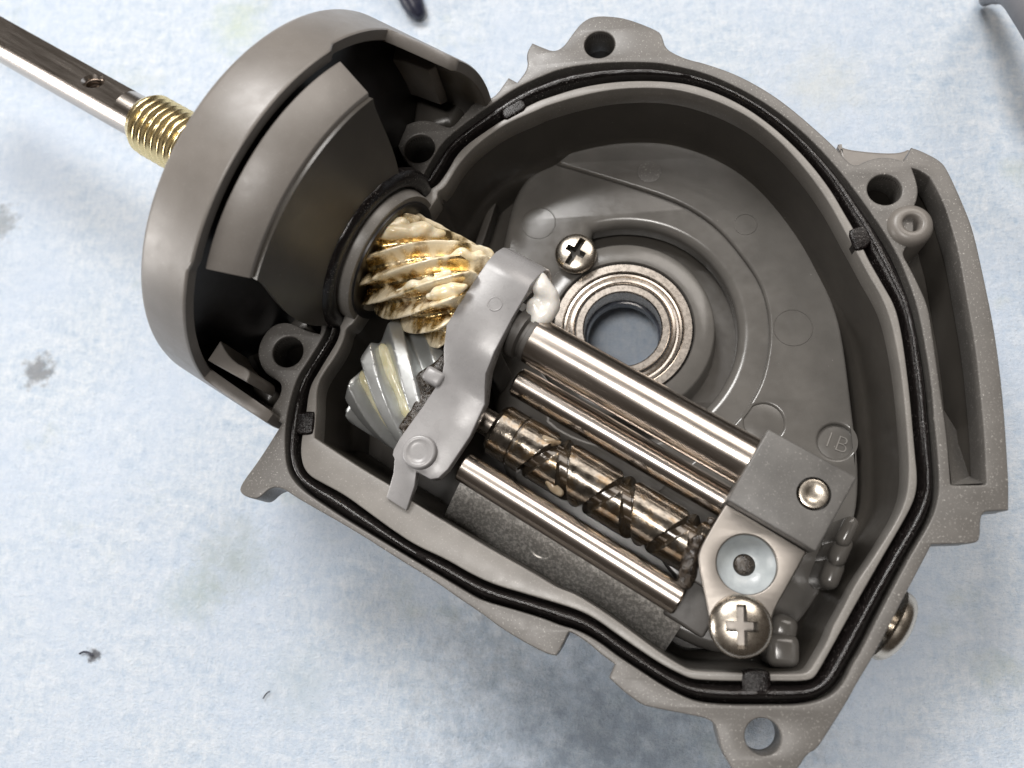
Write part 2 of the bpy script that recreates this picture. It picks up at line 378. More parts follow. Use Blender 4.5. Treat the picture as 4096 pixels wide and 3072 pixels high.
GOUT = [(2376,253),(2503,247),(2629,250),(2696,262),(2823,292),(2949,347),(3076,420),(3202,518),(3297,612),(3380,708),(3455,809),(3540,930),(3597,1030),(3630,1112),(3668,1216),(3700,1375),(3725,1533),(3738,1691),(3751,1818),(3757,1944),(3750,2010),
 (3722,2090),(3646,2215),(3573,2352),(3478,2536),(3442,2610),(3410,2657),(3384,2715),(3352,2762),(3300,2799),(3205,2823),(3059,2823),(2923,2823),(2801,2814),(2724,2784),(2643,2739),(2562,2685),(2471,2626),(2394,2567),(2313,2522),(2245,2504),
 (2166,2472),(2039,2434),(1925,2403),(1849,2358),(1723,2282),(1596,2206),(1470,2130),(1375,2073),(1280,2010),(1216,1966),(1172,1922),(1147,1871),(1139,1795),(1142,1700),(1152,1640),(1165,1584),(1190,1508),(1228,1451),(1272,1381),(1297,1337),
 (1310,1300),W(5.40,-.88),W(5.40,-.88),W(5.38,.84),W(5.38,.84),(1700,685),(1730,633),(1768,570),(1825,519),(1901,462),(1984,405),(2059,354),(2154,310),(2249,272)]
LOUT = [(2439,323),(2566,316),(2700,322),(2791,339),(2886,373),(2981,421),(3076,487),(3171,570),(3253,658),(3329,759),(3380,848),(3420,915),(3474,1027),(3487,1052),(3538,1140),(3582,1216),(3607,1311),(3626,1438),(3645,1596),(3664,1818),(3673,1900),(3670,1966),(3648,2029),
 (3597,2120),(3547,2205),(3499,2289),(3442,2389),(3389,2484),(3326,2599),(3273,2694),(3252,2718),(3205,2726),(3095,2725),(2914,2725),(2856,2723),(2779,2719),(2742,2707),(2652,2662),(2562,2603),(2471,2540),(2390,2481),(2327,2446),(2245,2418),(2103,2376),
 (1976,2339),(1881,2295),(1786,2238),(1660,2181),(1565,2118),(1470,2048),(1375,1978),(1292,1934),(1235,1903),(1208,1865),(1198,1808),(1203,1748),(1216,1690),(1222,1634),(1228,1584),(1241,1533),(1272,1482),(1310,1419),(1342,1368),(1358,1324),(1356,1300),
 W(5.50,-.77),W(5.50,-.77),W(5.50,.84),W(5.50,.84),(1750,733),(1768,709),(1794,671),(1825,614),(1870,570),(1933,525),(2028,462),(2142,402),(2186,386),(2313,345)]
LIN = [(2439,354),(2566,345),(2700,351),(2823,383),(2918,421),(3012,472),(3107,547),(3190,633),(3266,728),(3329,823),(3380,918),(3437,1020),(3474,1090),(3531,1185),(3563,1267),(3588,1375),(3614,1533),(3633,1754),(3639,1870),(3635,1947),(3623,2004),
 (3591,2080),(3515,2200),(3489,2242),(3426,2331),(3373,2436),(3331,2510),(3310,2568),(3258,2657),(3237,2688),(3205,2697),(3100,2698),(2920,2690),(2781,2686),(2743,2675),(2648,2618),(2553,2548),(2458,2478),(2363,2415),(2290,2372),
 (2229,2352),(2166,2314),(2103,2276),(1976,2206),(1786,2092),(1634,1997),(1565,1944),(1470,1890),(1343,1808),(1255,1748),(1255,1748),(1259,1690),(1263,1628),(1263,1571),(1272,1527),(1297,1482),(1342,1419),(1373,1356),(1381,1311),
 W(5.62,-.74),W(5.62,-.74),W(5.62,.80),W(5.62,.80),(1748,762),(1775,747),(1800,709),(1825,665),(1870,608),(1933,551),(2028,487),(2148,437),(2186,418),(2313,380)]
POCKET = [(3648,672),(3648,672),(3683,682),(3721,709),(3721,709),(3775,810),(3804,905),(3833,1000),(3864,1180),(3903,1392),(3927,1627),(3938,1760),(3945,1925),(3945,1934),(3938,1940),(3815,1941),(3805,1938),(3803,1930),(3790,1760),(3774,1640),(3768,1600),(3758,1533),(3727,1313),(3711,1219),(3676,1141),(3637,1063),(3613,1023),(3616,1000),(3632,982),(3655,960),(3655,830),(3668,800),(3674,760),(3664,715)]
HOLES = [(2398,178,61,54), (1678,594,61,58), (1151,1407,61,61), (3539,758,70,64), (3052,2948,73,73)]
def hole(i, k=1.0):
    x, y, rx, ry = HOLES[i]; return circ(x, y, rx * k)

# ================================================================ HOUSING
hb = P(2490, 1310, -1.55)
HS = thing('reel_housing', 'open grey plastic gear housing on the pale blue mat, round flange at left', 'reel housing', (hb.x, hb.y, 0.0))
# rim
rim = plate([XY(FLANGE), XY(GOUT), XY(POCKET)] + [hole(i) for i in range(5)], 0.0, -0.34, 0.014)
obj('rim_plate', rim, M['rim'], HS)
# groove bottom below the seal
N = 480
lo = resample(XY(LOUT), N); li_raw = XY(LIN)
go_raw = resample(XY(GOUT), 1600)
garr = np.array([tuple(v) for v in go_raw])
def nearest(p):
    d = np.linalg.norm(garr - np.array(tuple(p)), axis=1); return go_raw[int(d.argmin())]
go = [nearest(p) for p in lo]
go = [(go[i - 2] + go[i - 1] * 2 + go[i] * 3 + go[(i + 1) % N] * 2 + go[(i + 2) % N]) / 9 for i in range(N)]
z = lambda v, h: Vector((v.x, v.y, H + h))
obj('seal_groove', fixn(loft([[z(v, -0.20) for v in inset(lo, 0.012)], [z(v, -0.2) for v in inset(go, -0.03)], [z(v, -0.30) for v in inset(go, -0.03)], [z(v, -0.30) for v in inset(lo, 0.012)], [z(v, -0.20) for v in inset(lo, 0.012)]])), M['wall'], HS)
# inner lip with the wide ledge
obj('inner_lip', plate([XY(LOUT), li_raw], -0.02, -0.30, 0.014), M['lip'], HS)
# inner walls
LI = resample(li_raw, 420)
walls = [[z(v, -0.10) for v in inset(LI, -0.006)], [z(v, -0.35) for v in inset(LI, 0.0)], [z(v, -0.92) for v in inset(LI, 0.035)], [z(v, -1.02) for v in inset(LI, 0.06)], [z(v, -1.08) for v in inset(LI, 0.10)], [z(v, -1.42) for v in inset(LI, 0.12)]]
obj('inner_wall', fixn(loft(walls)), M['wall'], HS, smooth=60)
# outer shell below the rim
G2 = resample(XY(GOUT), 420)
shell = [[z(v, -0.30) for v in inset(G2, -0.05)], [z(v, -1.0) for v in inset(G2, -0.02)], [z(v, -1.45) for v in inset(G2, 0.10)], [z(v, -1.62) for v in inset(G2, 0.30)]]
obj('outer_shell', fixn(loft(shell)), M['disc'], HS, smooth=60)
# floor
bc = P(2490, 1310, -1.0)       # bearing axis
def polar(c, r, a): return Vector((c.x + r * math.cos(a), c.y + r * math.sin(a), 0))
hole_r = rcirc(bc, 0.46)
obj('base_plate', plate([inset(G2, 0.16), rcirc(bc, 0.74)], -1.40, -1.60, 0.01), M['wall'], HS)
sect = [polar(bc, 1.21, R_(a)) for a in np.linspace(104, -128, 60)] + [polar(bc, 0.90, R_(a)) for a in np.linspace(-140, -244, 20)]
L1 = XY([(1960,1220),(1993,1050),(2018,920),(2047,800),(2091,717),(2142,671),(2237,630),(2313,570),(2440,520),(2560,505),(2700,520),(2850,580),(3000,700),(3120,850),(3230,1050),(3300,1250),(3340,1400),(3380,1700),(3420,2000),(3380,2300),(3200,2620),(2900,2640),(2600,2500),(2250,2250),(2080,2100),(1990,1800),(1960,1500)], -1.06)
obj('lower_floor', plate([L1, sect], -1.06, -1.42, 0.11, 6), M['floor'], HS, smooth=60)
L2 = XY([(2225,652),(2225,652),(2480,728),(2660,785),(2760,830),(2870,905),(2960,1010),(3038,1122),(3069,1216),(3079,1305),(3076,1394),(3050,1520),(3000,1615),(2940,1690),(2850,1780),(2700,1900),(2600,2000),(2600,2200),(2800,2420),(3000,2560),(3150,2560),(3330,2300),(3420,2100),(3440,1900),(3410,1650),(3370,1330),(3330,1200),(3240,1010),(3120,840),(2990,690),(2840,580),(2700,520),(2560,505),(2440,522),(2313,580)], -1.0)
rec = circ(3344, 1765, 73, -1.0); rec2 = circ(3056, 1690, 78, -1.0)
obj('upper_floor', plate([L2, rec, rec2], -1.0, -1.20, 0.035, 4), M['floor'], HS, smooth=60)
def pin_mark(x, y, r, h, filled):
    c = P(x, y, h); rr = (P(x + r, y, h) - c).length
    if filled: return lathe([(rr, -0.01), (rr * 0.97, 0.004), (rr * 0.3, 0.005), (0.0, 0.005)], c, UP, 36)
    return lathe([(rr, -0.004), (rr - 0.006, 0.005), (rr - 0.013, 0.005), (rr - 0.019, -0.004)], c, UP, 40)
for (x, y, r, h, fl_) in [(2598, 688, 48, -1.0, 1), (2155, 892, 70, -1.06, 0), (2982, 897, 49, -1.0, 0), (3172, 1310, 82, -1.0, 0)]:
    obj('ejector_mark', pin_mark(x, y, r, h, fl_), M['rim'] if fl_ else M['floor'], HS, smooth=25)
pit = plate([circ(3344, 1765, 77, -1.04)], -1.05, -1.12, 0.004); pm = obj('mould_number_recess', pit, M['floor'], HS)
obj('ejector_mark', plate([circ(3056, 1690, 82, -1.02)], -1.02, -1.12, 0.004), M['floor'], HS)
def text(s, at, size, ext_, rot):
    cu = bpy.data.curves.new('t', 'FONT'); cu.body = s; cu.size = size; cu.extrude = ext_; cu.bevel_depth = 0.0; cu.align_x = 'CENTER'; cu.align_y = 'CENTER'; cu.offset = -0.006
    o = bpy.data.objects.new('t', cu); C.objects.link(o); bpy.context.view_layer.update()
    me = bpy.data.meshes.new_from_object(o.evaluated_get(bpy.context.evaluated_depsgraph_get())); bpy.data.objects.remove(o)
    me.transform(Matrix.Translation(at) @ Matrix.Rotation(rot, 4, 'Z')); return me
q = P(3342, 1772, -1.05)
obj('raised_number', text('1B', q + Vector((0, 0, 0.001)), 0.24, 0.008, R_(-24)), M['lip'], pm)
# ring that carries the bearing
obj('bearing_seat', lathe([(0.75, -1.2), (0.75, -1.055), (0.765, -1.03), (0.94, -1.03), (0.965, -1.05), (0.99, -1.38), (1.02, -1.41)], Vector((bc.x, bc.y, H)), n=96), M['floor'], HS, smooth=50)
obj('bearing_pocket', lathe([(0.75, -1.05), (0.755, -1.32), (0.44, -1.33), (0.39, -1.335), (0.385, -1.46), (0.44, -1.50), (0.6, -1.58), (1.1, -1.62)], Vector((bc.x, bc.y, H)), n=72), M['bore'], HS, smooth=40)
sc = P(2303, 1012, -1.03)
obj('screw_tab', plate([[sc + Vector((0.20 * math.cos(a), 0.20 * math.sin(a), 0)) for a in np.linspace(0, 6.28, 30, endpoint=False)]], -1.0, -1.10, 0.02), M['floor'], HS)
# rib at the left of the floor
obj('stiffening_rib', plate([XY([(1885,1010),(1930,880),(1985,750),(1985,750),(2000,760),(2000,760),(1955,900),(1915,1020)], -1.1)], -1.12, -1.42, 0.015), M['wall'], HS)
# graphite-worn curved shelf under the guide rod
ring = []
for s in np.linspace(7.3, 9.75, 24):
    k = 0.0 if s > 7.5 else (7.5 - s) * 0.5
    ring.append([S_(s, -1.30 - 0.62 * t - k * t, -0.40 + 0.16 * (0.05 - 0.62 * t) - 0.95 * (0.05 - 0.62 * t) ** 2) for t in np.linspace(0, 1, 12)])
sh = mesh([v for r in ring for v in r], [(j * 12 + i, j * 12 + i + 1, (j + 1) * 12 + i + 1, (j + 1) * 12 + i) for j in range(23) for i in range(11)])
sh = applied(fixn(sh), ('SOLIDIFY', dict(thickness=0.25, offset=-1.0)))
obj('curved_shelf', sh, M['shelf'], HS, smooth=60)
qs = P(2165, 2190, -0.505)
obj('ejector_mark', lathe([(0.125, -0.06), (0.122, 0.0), (0.112, 0.0), (0.108, -0.06)], qs, Vector((0, 0, 1)) - AN * 0.56, 36), M['shelf'], HS)
# pocket of the right wing
obj('pocket_floor', fixn(loft([[z(v, -0.30) for v in inset(XY(POCKET), -0.02)], [z(v, -0.72) for v in inset(XY(POCKET), 0.05)], [Vector((0, 0, 0)) + P(3790, 1300, -0.75)] * len(XY(POCKET))])), M['wall'], HS, smooth=40)
rp = [P(3806, 1940, -0.06), P(3944, 1932, -0.06), P(3925, 1880, -0.62), P(3830, 1780, -0.5), P(3775, 1640, -0.25), P(3790, 1780, -0.12), P(3850, 1760, -0.7)]
obj('pocket_ramp', fixn(mesh(rp, [(0, 1, 2), (0, 2, 3), (0, 3, 5), (5, 3, 4), (3, 2, 6), (4, 3, 6)])), M['rim'], HS, smooth=60)
WING = resample(XY([(3645,595),(3683,605),(3759,645),(3791,682),(3867,853),(3898,942),(3936,1114),(3974,1297),(4000,1475),(4019,1664),(4029,1849),(4032,2030),(3930,2040),(3900,2150),(3730,2170),(3690,2000),(3690,1700),(3640,1300),(3560,1000),(3470,800),(3420,690),(3520,640),(3610,655)]), 160)
obj('wing_wall', fixn(loft([[z(v, -0.30) for v in WING], [z(v, -1.1) for v in inset(WING, 0.05)], [z(v, -1.75) for v in inset(WING, 0.22)], [z(v, -1.97) for v in inset(WING, 0.42)]], True, False)), M['disc'], HS, smooth=50)
obj('lower_web', plate([XY([(3350,560),(3366,590),(3480,606),(3600,611),(3650,585),(3700,700),(3500,760),(3380,720)], -0.36)], -0.36, -1.4, 0.03), M['disc'], HS)
pc = P(3648, 893, 0.06)
obj('pocket_boss', fixn(lathe([(0.075, -0.5), (0.08, 0.0), (0.10, 0.015), (0.15, 0.012), (0.19, -0.02), (0.208, -0.07), (0.215, -0.70)], pc, UP, 40)), M['disc'], HS, smooth=60)
# screw boss sleeves below the rim (dark bores)
for i in range(5):
    x, y, rx, ry = HOLES[i]; c = P(x, y, 0); r = (P(x + rx, y, 0) - c).length
    dep = -0.33 if i == 4 else -1.0
    if i != 4: obj('screw_boss', fixn(lathe([(r, -0.05), (r * 1.01, -0.3), (r * 0.98, dep), (r * 1.55, dep), (r * 1.75, -0.32)], c, UP, 36)), M['wall'], HS, smooth=40)
# lumps at the right end of the floor
def lump(p0, p1, h, wd, zh, bev):
    a = P(*p0, h); b = P(*p1, h); c = (a + b) / 2; e = (b - a) / 2; t = Vector((-e.y, e.x, 0)).normalized()
    return box(Vector((c.x, c.y, H + h - zh)), e, t * wd, UP * zh, bev, 4)
for a, b, h, wd, zh in [((3365, 2110), (3425, 2140), -0.36, 0.15, 0.36), ((3335, 2185), (3405, 2220), -0.40, 0.15, 0.36), ((3295, 2275), (3375, 2310), -0.46, 0.15, 0.36),
                        ((3085, 2500), (3195, 2530), -0.50, 0.12, 0.3), ((3070, 2600), (3205, 2610), -0.45, 0.15, 0.3)]:
    obj('moulded_lump', lump(a, b, h, wd, zh, 0.085), M['floor'], HS, smooth=60)
# ---- round front flange
def cpt(s, r, th): return A0 + AX * s + UP * (r * math.cos(th)) + AN * (r * math.sin(th))
def sm01(x): x = min(max(x, 0), 1); return x * x * (3 - 2 * x)
NTH = 480
ths = np.linspace(-math.pi, math.pi, NTH, endpoint=False)
def back(th):
    d = math.degrees(th)
    k = sm01((d - 27) / 4) if d > 0 else sm01((-35 - d) / 4)
    far = sm01((d - 53) / 7) if d > 0 else sm01((-77 - d) / 8)
    return 4.92 - (0.06 if d > 0 else 0.03) * k + 0.66 * far
band = []
for (r, ds, fr) in [(1.40, 4.40, 1), (1.90, 4.365, 1), (1.95, 4.36, 1), (1.975, 4.368, 1), (1.992, 4.385, 1), (2.0, 4.42, 1), (2.0, 4.7, 1), (2.0, -0.05, 0), (2.0, -0.03, 0), (2.0, -0.012, 0), (1.99, 0.0, 0), (1.90, 0.0, 0), (1.885, -0.02, 0), (1.88, 4.50, 1), (1.2, 4.50, 1)]:
    band.append([cpt(ds if fr else back(t) + ds, r, t) for t in ths])
obj('flange_band', fixn(loft(band)), M['disc'], HS, smooth=40)
# inner ledge over the middle sector
def sector(prof, t0, t1, n=40, caps=True):
    rg = []
    for t in np.linspace(t0, t1, n): rg.append([cpt(s, r, t) for r, s in prof])
    me = loft(rg, True, caps)
    return fixn(me)
led = []
for t in np.linspace(0, 1, 44):
    th = R_(-37) + R_(66) * t; t2 = R_(-34.5) + R_(61) * t
    led.append([cpt(4.965, 1.5, th), cpt(4.965, 1.89, th), cpt(4.98, 1.90, th), cpt(5.33, 1.81, t2), cpt(5.338, 1.80, t2), cpt(5.338, 1.5, t2)])
obj('flange_ledge', fixn(loft(led, True, True)), M['disc'], HS, smooth=40)
# back wall from the ledge in to the neck
cone = []
for t in np.linspace(0, 1, 40):
    a0, a1 = R_(-34.5) + R_(61) * t, R_(-88) + R_(134) * t; row = []
    for u in np.linspace(0, 1, 14):
        k = u ** 1.5
        row.append(cpt(5.328 + 0.082 * u, 1.77 + (0.84 - 1.77) * u, a0 + (a1 - a0) * k))
    cone.append(row)
cm = applied(fixn(loft(cone, False)), ('SOLIDIFY', dict(thickness=0.06, offset=-1.0)))
obj('flange_back_wall', cm, M['wall'], HS, smooth=50)
arc_ = [R_(a) for a in np.linspace(-112, 112, 70)]
def arcring(prof):
    return fixn(loft([[cpt(s_, r, t) for r, s_ in prof] for t in arc_], True, True))
obj('neck_lip', arcring([(0.62, 5.40), (0.715, 5.40), (0.722, 5.50), (0.715, 5.515), (0.705, 5.60), (0.695, 5.612), (0.63, 5.612)]), M['lip'], HS, smooth=40)
obj('neck', lathe([(0.70, 5.0), (0.715, 5.3), (0.715, 5.42)], A0, AX, 60), M['wall'], HS, smooth=40)
# side pockets: back coloured black for their deep shade, and webs towards the rim bosses
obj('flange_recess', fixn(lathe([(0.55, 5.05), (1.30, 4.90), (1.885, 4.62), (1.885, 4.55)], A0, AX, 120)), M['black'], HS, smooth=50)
for px in ([(1490,330),(1530,250),(1600,215),(1700,225),(1765,244),(1835,272),(1882,325),(1898,378),(1868,432),(1812,512),(1760,500),(1650,620),(1600,640),(1540,520)],
           [(905,1260),(960,1180),(1100,1190),(1250,1300),(1230,1330),(1130,1300),(1040,1360),(1030,1450),(1100,1520),(1128,1545),(1118,1590),(1080,1640),(1040,1632),(1005,1600),(995,1540),(990,1470),(900,1370)]):
    obj('flange_web', plate([XY(px, -0.25)], -0.25, -0.9, 0.12, 4), M['wall'], HS, smooth=50)
def prism(px, h, depth, bev=0.015):
    return plate([XY(px, h, 1)], h, h - depth, bev)
obj('flange_tab', prism([(1540,240),(1540,240),(1592,168),(1612,168),(1737,250),(1745,268),(1712,283),(1712,283),(1650,262),(1600,243)], 0.58, 0.6), M['disc'], HS)
obj('flange_tab', prism([(880,1362),(880,1362),(905,1410),(940,1448),(993,1476),(1000,1500),(987,1527),(987,1527),(829,1440),(829,1440)], 0.58, 0.6), M['disc'], HS)

# ================================================================ SEAL
lo2 = lo
prof = [(0.01, -0.17), (0.10, -0.155), (0.18, -0.13), (0.23, -0.07), (0.30, -0.02), (0.39, 0.006), (0.50, 0.014), (0.61, 0.006), (0.70, -0.02), (0.77, -0.06), (0.84, -0.10), (0.91, -0.12), (0.96, -0.13), (0.99, -0.17)]
rg = []
for j, (t, h) in enumerate(prof):
    r = []
    for i in range(N):
        nz = noise.noise(Vector((i * 0.05, j * 3.1, 0))) * 0.006 + noise.noise(Vector((i * 0.45, j * 0.6, 5))) * 0.006
        p = lo2[i].lerp(go[i], t); r.append(Vector((p.x, p.y, H + h + (nz if 0 < j < 13 else 0))))
    rg.append(r)
rg.append(rg[0])
g0 = P(1142, 1700, -0.1)
SEAL = thing('rubber_seal', 'black rubber sealing gasket seated in the groove round the housing opening', 'seal', g0)
obj('seal_ring', fixn(loft(rg)), M['rubber'], SEAL, smooth=70)
for px in ([(2002,452),(2020,480),(2052,462),(2108,432),(2098,398),(2060,390),(2020,420)], [(3390,925),(3425,905),(3475,890),(3500,930),(3480,985),(3430,1003),(3418,990)],
           [(1175,1650),(1252,1642),(1258,1655),(1252,1728),(1240,1738),(1190,1740),(1160,1700)], [(2970,2790),(2968,2690),(2985,2676),(3070,2680),(3086,2700),(3080,2790)]):
    me = plate([XY(px, 0.0, 1)], 0.002, -0.16, 0.025, 3)
    obj('seal_tab', me, M['tab'], SEAL, smooth=60)

sa = []
for i_, t in enumerate([R_(a) for a in np.linspace(-104, 104, 120)]):
    sa.append([cpt(5.43 + 0.095 * math.cos(b), 0.805 + (0.10 + 0.012 * noise.noise(Vector((i_ * 0.25, b, 0)))) * math.sin(b), t) for b in np.linspace(0, 2 * math.pi, 16, endpoint=False)])
obj('seal_arch', fixn(loft(sa, True, True)), M['rubber'], SEAL, smooth=70)
# ================================================================ BEARING
BR = thing('ball_bearing', 'steel ball bearing pressed into the ring in the housing floor', 'bearing', (bc.x, bc.y, H - 1.3))
o0 = Vector((bc.x, bc.y, H))
obj('outer_race', lathe([(0.735, -1.32), (0.742, -1.06), (0.73, -1.035), (0.652, -1.035), (0.640, -1.05), (0.638, -1.32)], o0, n=96), M['steel'], BR, smooth=30)
obj('shield', lathe([(0.636, -1.09), (0.628, -1.062), (0.604, -1.056), (0.592, -1.082), (0.572, -1.084), (0.556, -1.05), (0.532, -1.044), (0.514, -1.062), (0.510, -1.2)], o0, n=96), M['steel'], BR, smooth=30)
obj('inner_race', lathe([(0.498, -1.30), (0.498, -1.05), (0.490, -1.038), (0.425, -1.038), (0.412, -1.05), (0.410, -1.30)], o0, n=96), M['steel'], BR, smooth=30)
obj('race_gap', lathe([(0.515, -1.075), (0.495, -1.075)], o0, n=72), M['black'], BR)

# ================================================================ SCREWS
def screw(c, ax, r, dome, rot, label, slot=1.0, flat=0.35, base=0.04):
    ax = Vector(ax).normalized()
    prof = [(r * 0.93, -base), (r, -base * 0.6), (r, 0.0)] + [(r * math.cos(a), dome * math.sin(a)) for a in np.linspace(0.12, math.pi / 2 - 0.04, 12)]
    prof = [(q_[0], q_[1] if q_[1] <= 0 else dome * min(1, (q_[1] / dome) ** 0.8)) for q_ in prof]
    prof = [(r * 0.5, -base - 0.3), (r * 0.5, -base)] + prof
    q = ax.to_track_quat('Z', 'Y').to_matrix().to_4x4()
    me = lathe(prof, Vector((0, 0, 0)), UP, 56, True)
    cs = []
    for k, ln in ((0, 0.62 * slot), (1, 0.56)):
        a = rot + k * math.pi / 2; e = Vector((math.cos(a), math.sin(a), 0)); t = Vector((-e.y, e.x, 0))
        v = []
        for (zz, f1, f2) in ((dome - 0.17 - 0.006 * k, 0.75 if k else 0.75, 0.75), (dome + 0.1, 1.0, 1.15)):
            v += [e * r * ln * f1 + t * r * 0.165 * f2 + UP * zz, -e * r * ln * f1 + t * r * 0.165 * f2 + UP * zz, -e * r * ln * f1 - t * r * 0.165 * f2 + UP * zz, e * r * ln * f1 - t * r * 0.165 * f2 + UP * zz]
        cs.append(fixn(mesh(v, [(0, 1, 2, 3), (4, 5, 6, 7), (0, 1, 5, 4), (1, 2, 6, 5), (2, 3, 7, 6), (3, 0, 4, 7)])))
    cs.append(lathe([(r * 0.12, dome - 0.20), (r * 0.28, dome + 0.08)], Vector((0, 0, 0)), UP, 16, True))
    me = cut(me, cs)
    deep = [1 if (p.center.xy.length < 0.6 * r and p.center.z < dome - 0.035 and p.center.z > -base - 0.15) else 0 for p in me.polygons]
    me.transform(Matrix.Translation(c) @ q)
    o = obj('screw', me, M['screw'], None, c, 30); me.materials.append(M['grime_shade']); me.polygons.foreach_set('material_index', deep)
    return tag(o, label, 'screw', 'cross-head screws')
screw(P(2303, 1014, -0.93), UP, 0.226, 0.075, R_(58), 'domed cross-head screw holding the edge of the ball bearing', 1.35)
screw(P(2962, 2505, 0.17), UP, 0.258, 0.115, R_(88), 'largest shiny cross-head screw clamping the thin steel plate on the slider block', 1.25)
e1 = (P(3436, 2720, -0.4) - P(3625, 2373, -0.4)).normalized(); axo = Vector((-e1.y, e1.x, 0)); axo = axo if axo.x > 0 else -axo
screw(P(3560, 2500, -0.42), axo, 0.33, 0.15, 0.3, 'brassy domed screw sticking out of the outer right side of the housing')

# ================================================================ MAIN SHAFT
MS = thing('main_shaft', 'long polished steel shaft running through the round flange and pinion to the slider block', 'shaft', S_(4.0, 0, 0))
# outer part with a milled flat and a threaded cross hole
flat_h = 0.12
rs = 0.235
out = lathe([(rs - 0.02, -2.0), (rs, -1.98), (rs, 5.0), (rs - 0.01, 5.01)], A0, AX, 72, True)
hs = (P(340, 340, 0.2) - A0).dot(AX)
fl_end = hs + 0.48
fb = AX * ((fl_end + 3) / 2); fc = A0 + AX * ((fl_end - 3) / 2)
# the flat looks towards the upper side and a little to the camera
fn = (UP * 0.90 + AN * 0.44).normalized(); ft = fn.cross(AX)
flat_c = box(fc + fn * (0.165 + 0.3), fb, ft * 0.5, fn * 0.3, 0.001, 1)
hc = lathe([(0.098, -0.4), (0.098, 0.13), (0.125, 0.168), (0.125, 0.5)], A0 + AX * hs, fn, 28, True)
out = cut(out, [flat_c, hc])
obj('outer_rod', out, M['shaft'], MS, smooth=30)
thr = [A0 + AX * hs + fn * (0.13 - 0.30 * t) + (AX * math.cos(t * 40) + ft * math.sin(t * 40)) * 0.095 for t in np.linspace(0, 1, 110)]
obj('hole_thread', sweep(thr, 0.014, 6), M['dark_steel'], MS, smooth=60)
obj('inner_rod', rod(S_(7.26, 0, 0), S_(9.60, 0, 0), 0.232, 0.02, 64), M['shaft'], MS, smooth=30)
obj('dark_collar', lathe([(0.10, 6.6), (0.19, 6.62), (0.19, 7.06), (0.245, 7.08), (0.245, 7.17), (0.20, 7.19), (0.20, 7.22), (0.225, 7.23), (0.225, 7.29), (0.20, 7.3)], A0, AX, 48), M['dark_block'], MS, smooth=30)

# ================================================================ PINION
PN = thing('pinion_gear', 'brass helical pinion coated in cream grease, its threaded collar poking out of the flange', 'pinion gear', S_(5.5, 0, 0))
def helix(R, dep, nt, s0, s1, tan, org, nthe=360, ns=60, round_=0.10, flat=0.3):
    rings = []
    for s in np.linspace(s0, s1, ns):
        e = min(s - s0, s1 - s); red = 0.0 if e > round_ else (1 - math.sqrt(max(0, 1 - (1 - e / round_) ** 2))) * round_ * 0.8
        ring_ = []
        for t in np.linspace(0, 2 * math.pi, nthe, endpoint=False):
            ph = math.cos(nt * (t - tan * (s - s0) / R))
            k = 0.5 + 0.5 * max(-1, min(1, ph * 1.5 + flat))
            r = R - dep * (1 - k) - red
            ring_.append(org + AX * s + UP * (r * math.cos(t)) + AN * (r * math.sin(t)))
        rings.append(ring_)
    return fixn(loft(rings, True, True))
def worm_teeth(R, dep, nt, s0, s1, tan, org, nthe, ns, sharp, jit):
    rings = []; at = []
    for s in np.linspace(s0, s1, ns):
        e = min(s - s0, s1 - s); red = 0.05 * max(0, 1 - e / 0.06) ** 2; row = []
        for t in np.linspace(0, 2 * math.pi, nthe, endpoint=False):
            ph = (0.5 + 0.5 * math.cos(nt * (t - tan * (s - s0) / R))) ** sharp
            p = Vector((s * 6, math.cos(t) * 3, math.sin(t) * 3))
            r = R - dep * (1 - ph) - red + jit * noise.noise(p) + jit * 0.6 * noise.noise(p * 3.1)
            row.append(org + AX * s + UP * (r * math.cos(t)) + AN * (r * math.sin(t)))
            at.append(min(1, max(0, 0.33 + 0.45 * ph + 0.55 * noise.noise(p * 0.75 + Vector((4, 2, 9))) + 0.4 * noise.noise(p * 2.3))))
        rings.append(row)
    me = loft(rings, True, True)
    a = me.attributes.new('smear', 'FLOAT', 'POINT'); a.data.foreach_set('value', at)
    return me
pin = worm_teeth(0.545, 0.15, 11, 5.50, 6.58, 1.05, A0, 560, 130, 1.7, 0.007)
obj('helical_teeth', pin, M['pinion'], PN, smooth=180)
obj('hub', lathe([(0.2, 5.0), (0.36, 5.0), (0.36, 5.35), (0.40, 5.40), (0.40, 5.51), (0.2, 5.52)], A0, AX, 48), M['pinion'], PN, smooth=40)
tp = []
rc = 0.345
profc = [(0.24, 2.28), (rc - 0.07, 2.28), (rc - 0.03, 2.33)]
rings = []
for s in np.linspace(2.28, 4.6, 190):
    ring_ = []
    for t in np.linspace(0, 2 * math.pi, 72, endpoint=False):
        ph = (s - t / (2 * math.pi) * 0.088) / 0.088; tri = abs((ph % 1) - 0.5) * 2
        r = rc - 0.040 * (1 - sm01(tri * 1.1)); r = min(r, rc - 0.06 + (s - 2.28) * 0.6)
        ring_.append(cpt(s, r, t))
    rings.append(ring_)
rings = [[cpt(2.285, 0.24, t) for t in np.linspace(0, 2 * math.pi, 72, endpoint=False)]] + rings
obj('threaded_collar', fixn(loft(rings)), M['brass'], PN, smooth=50)
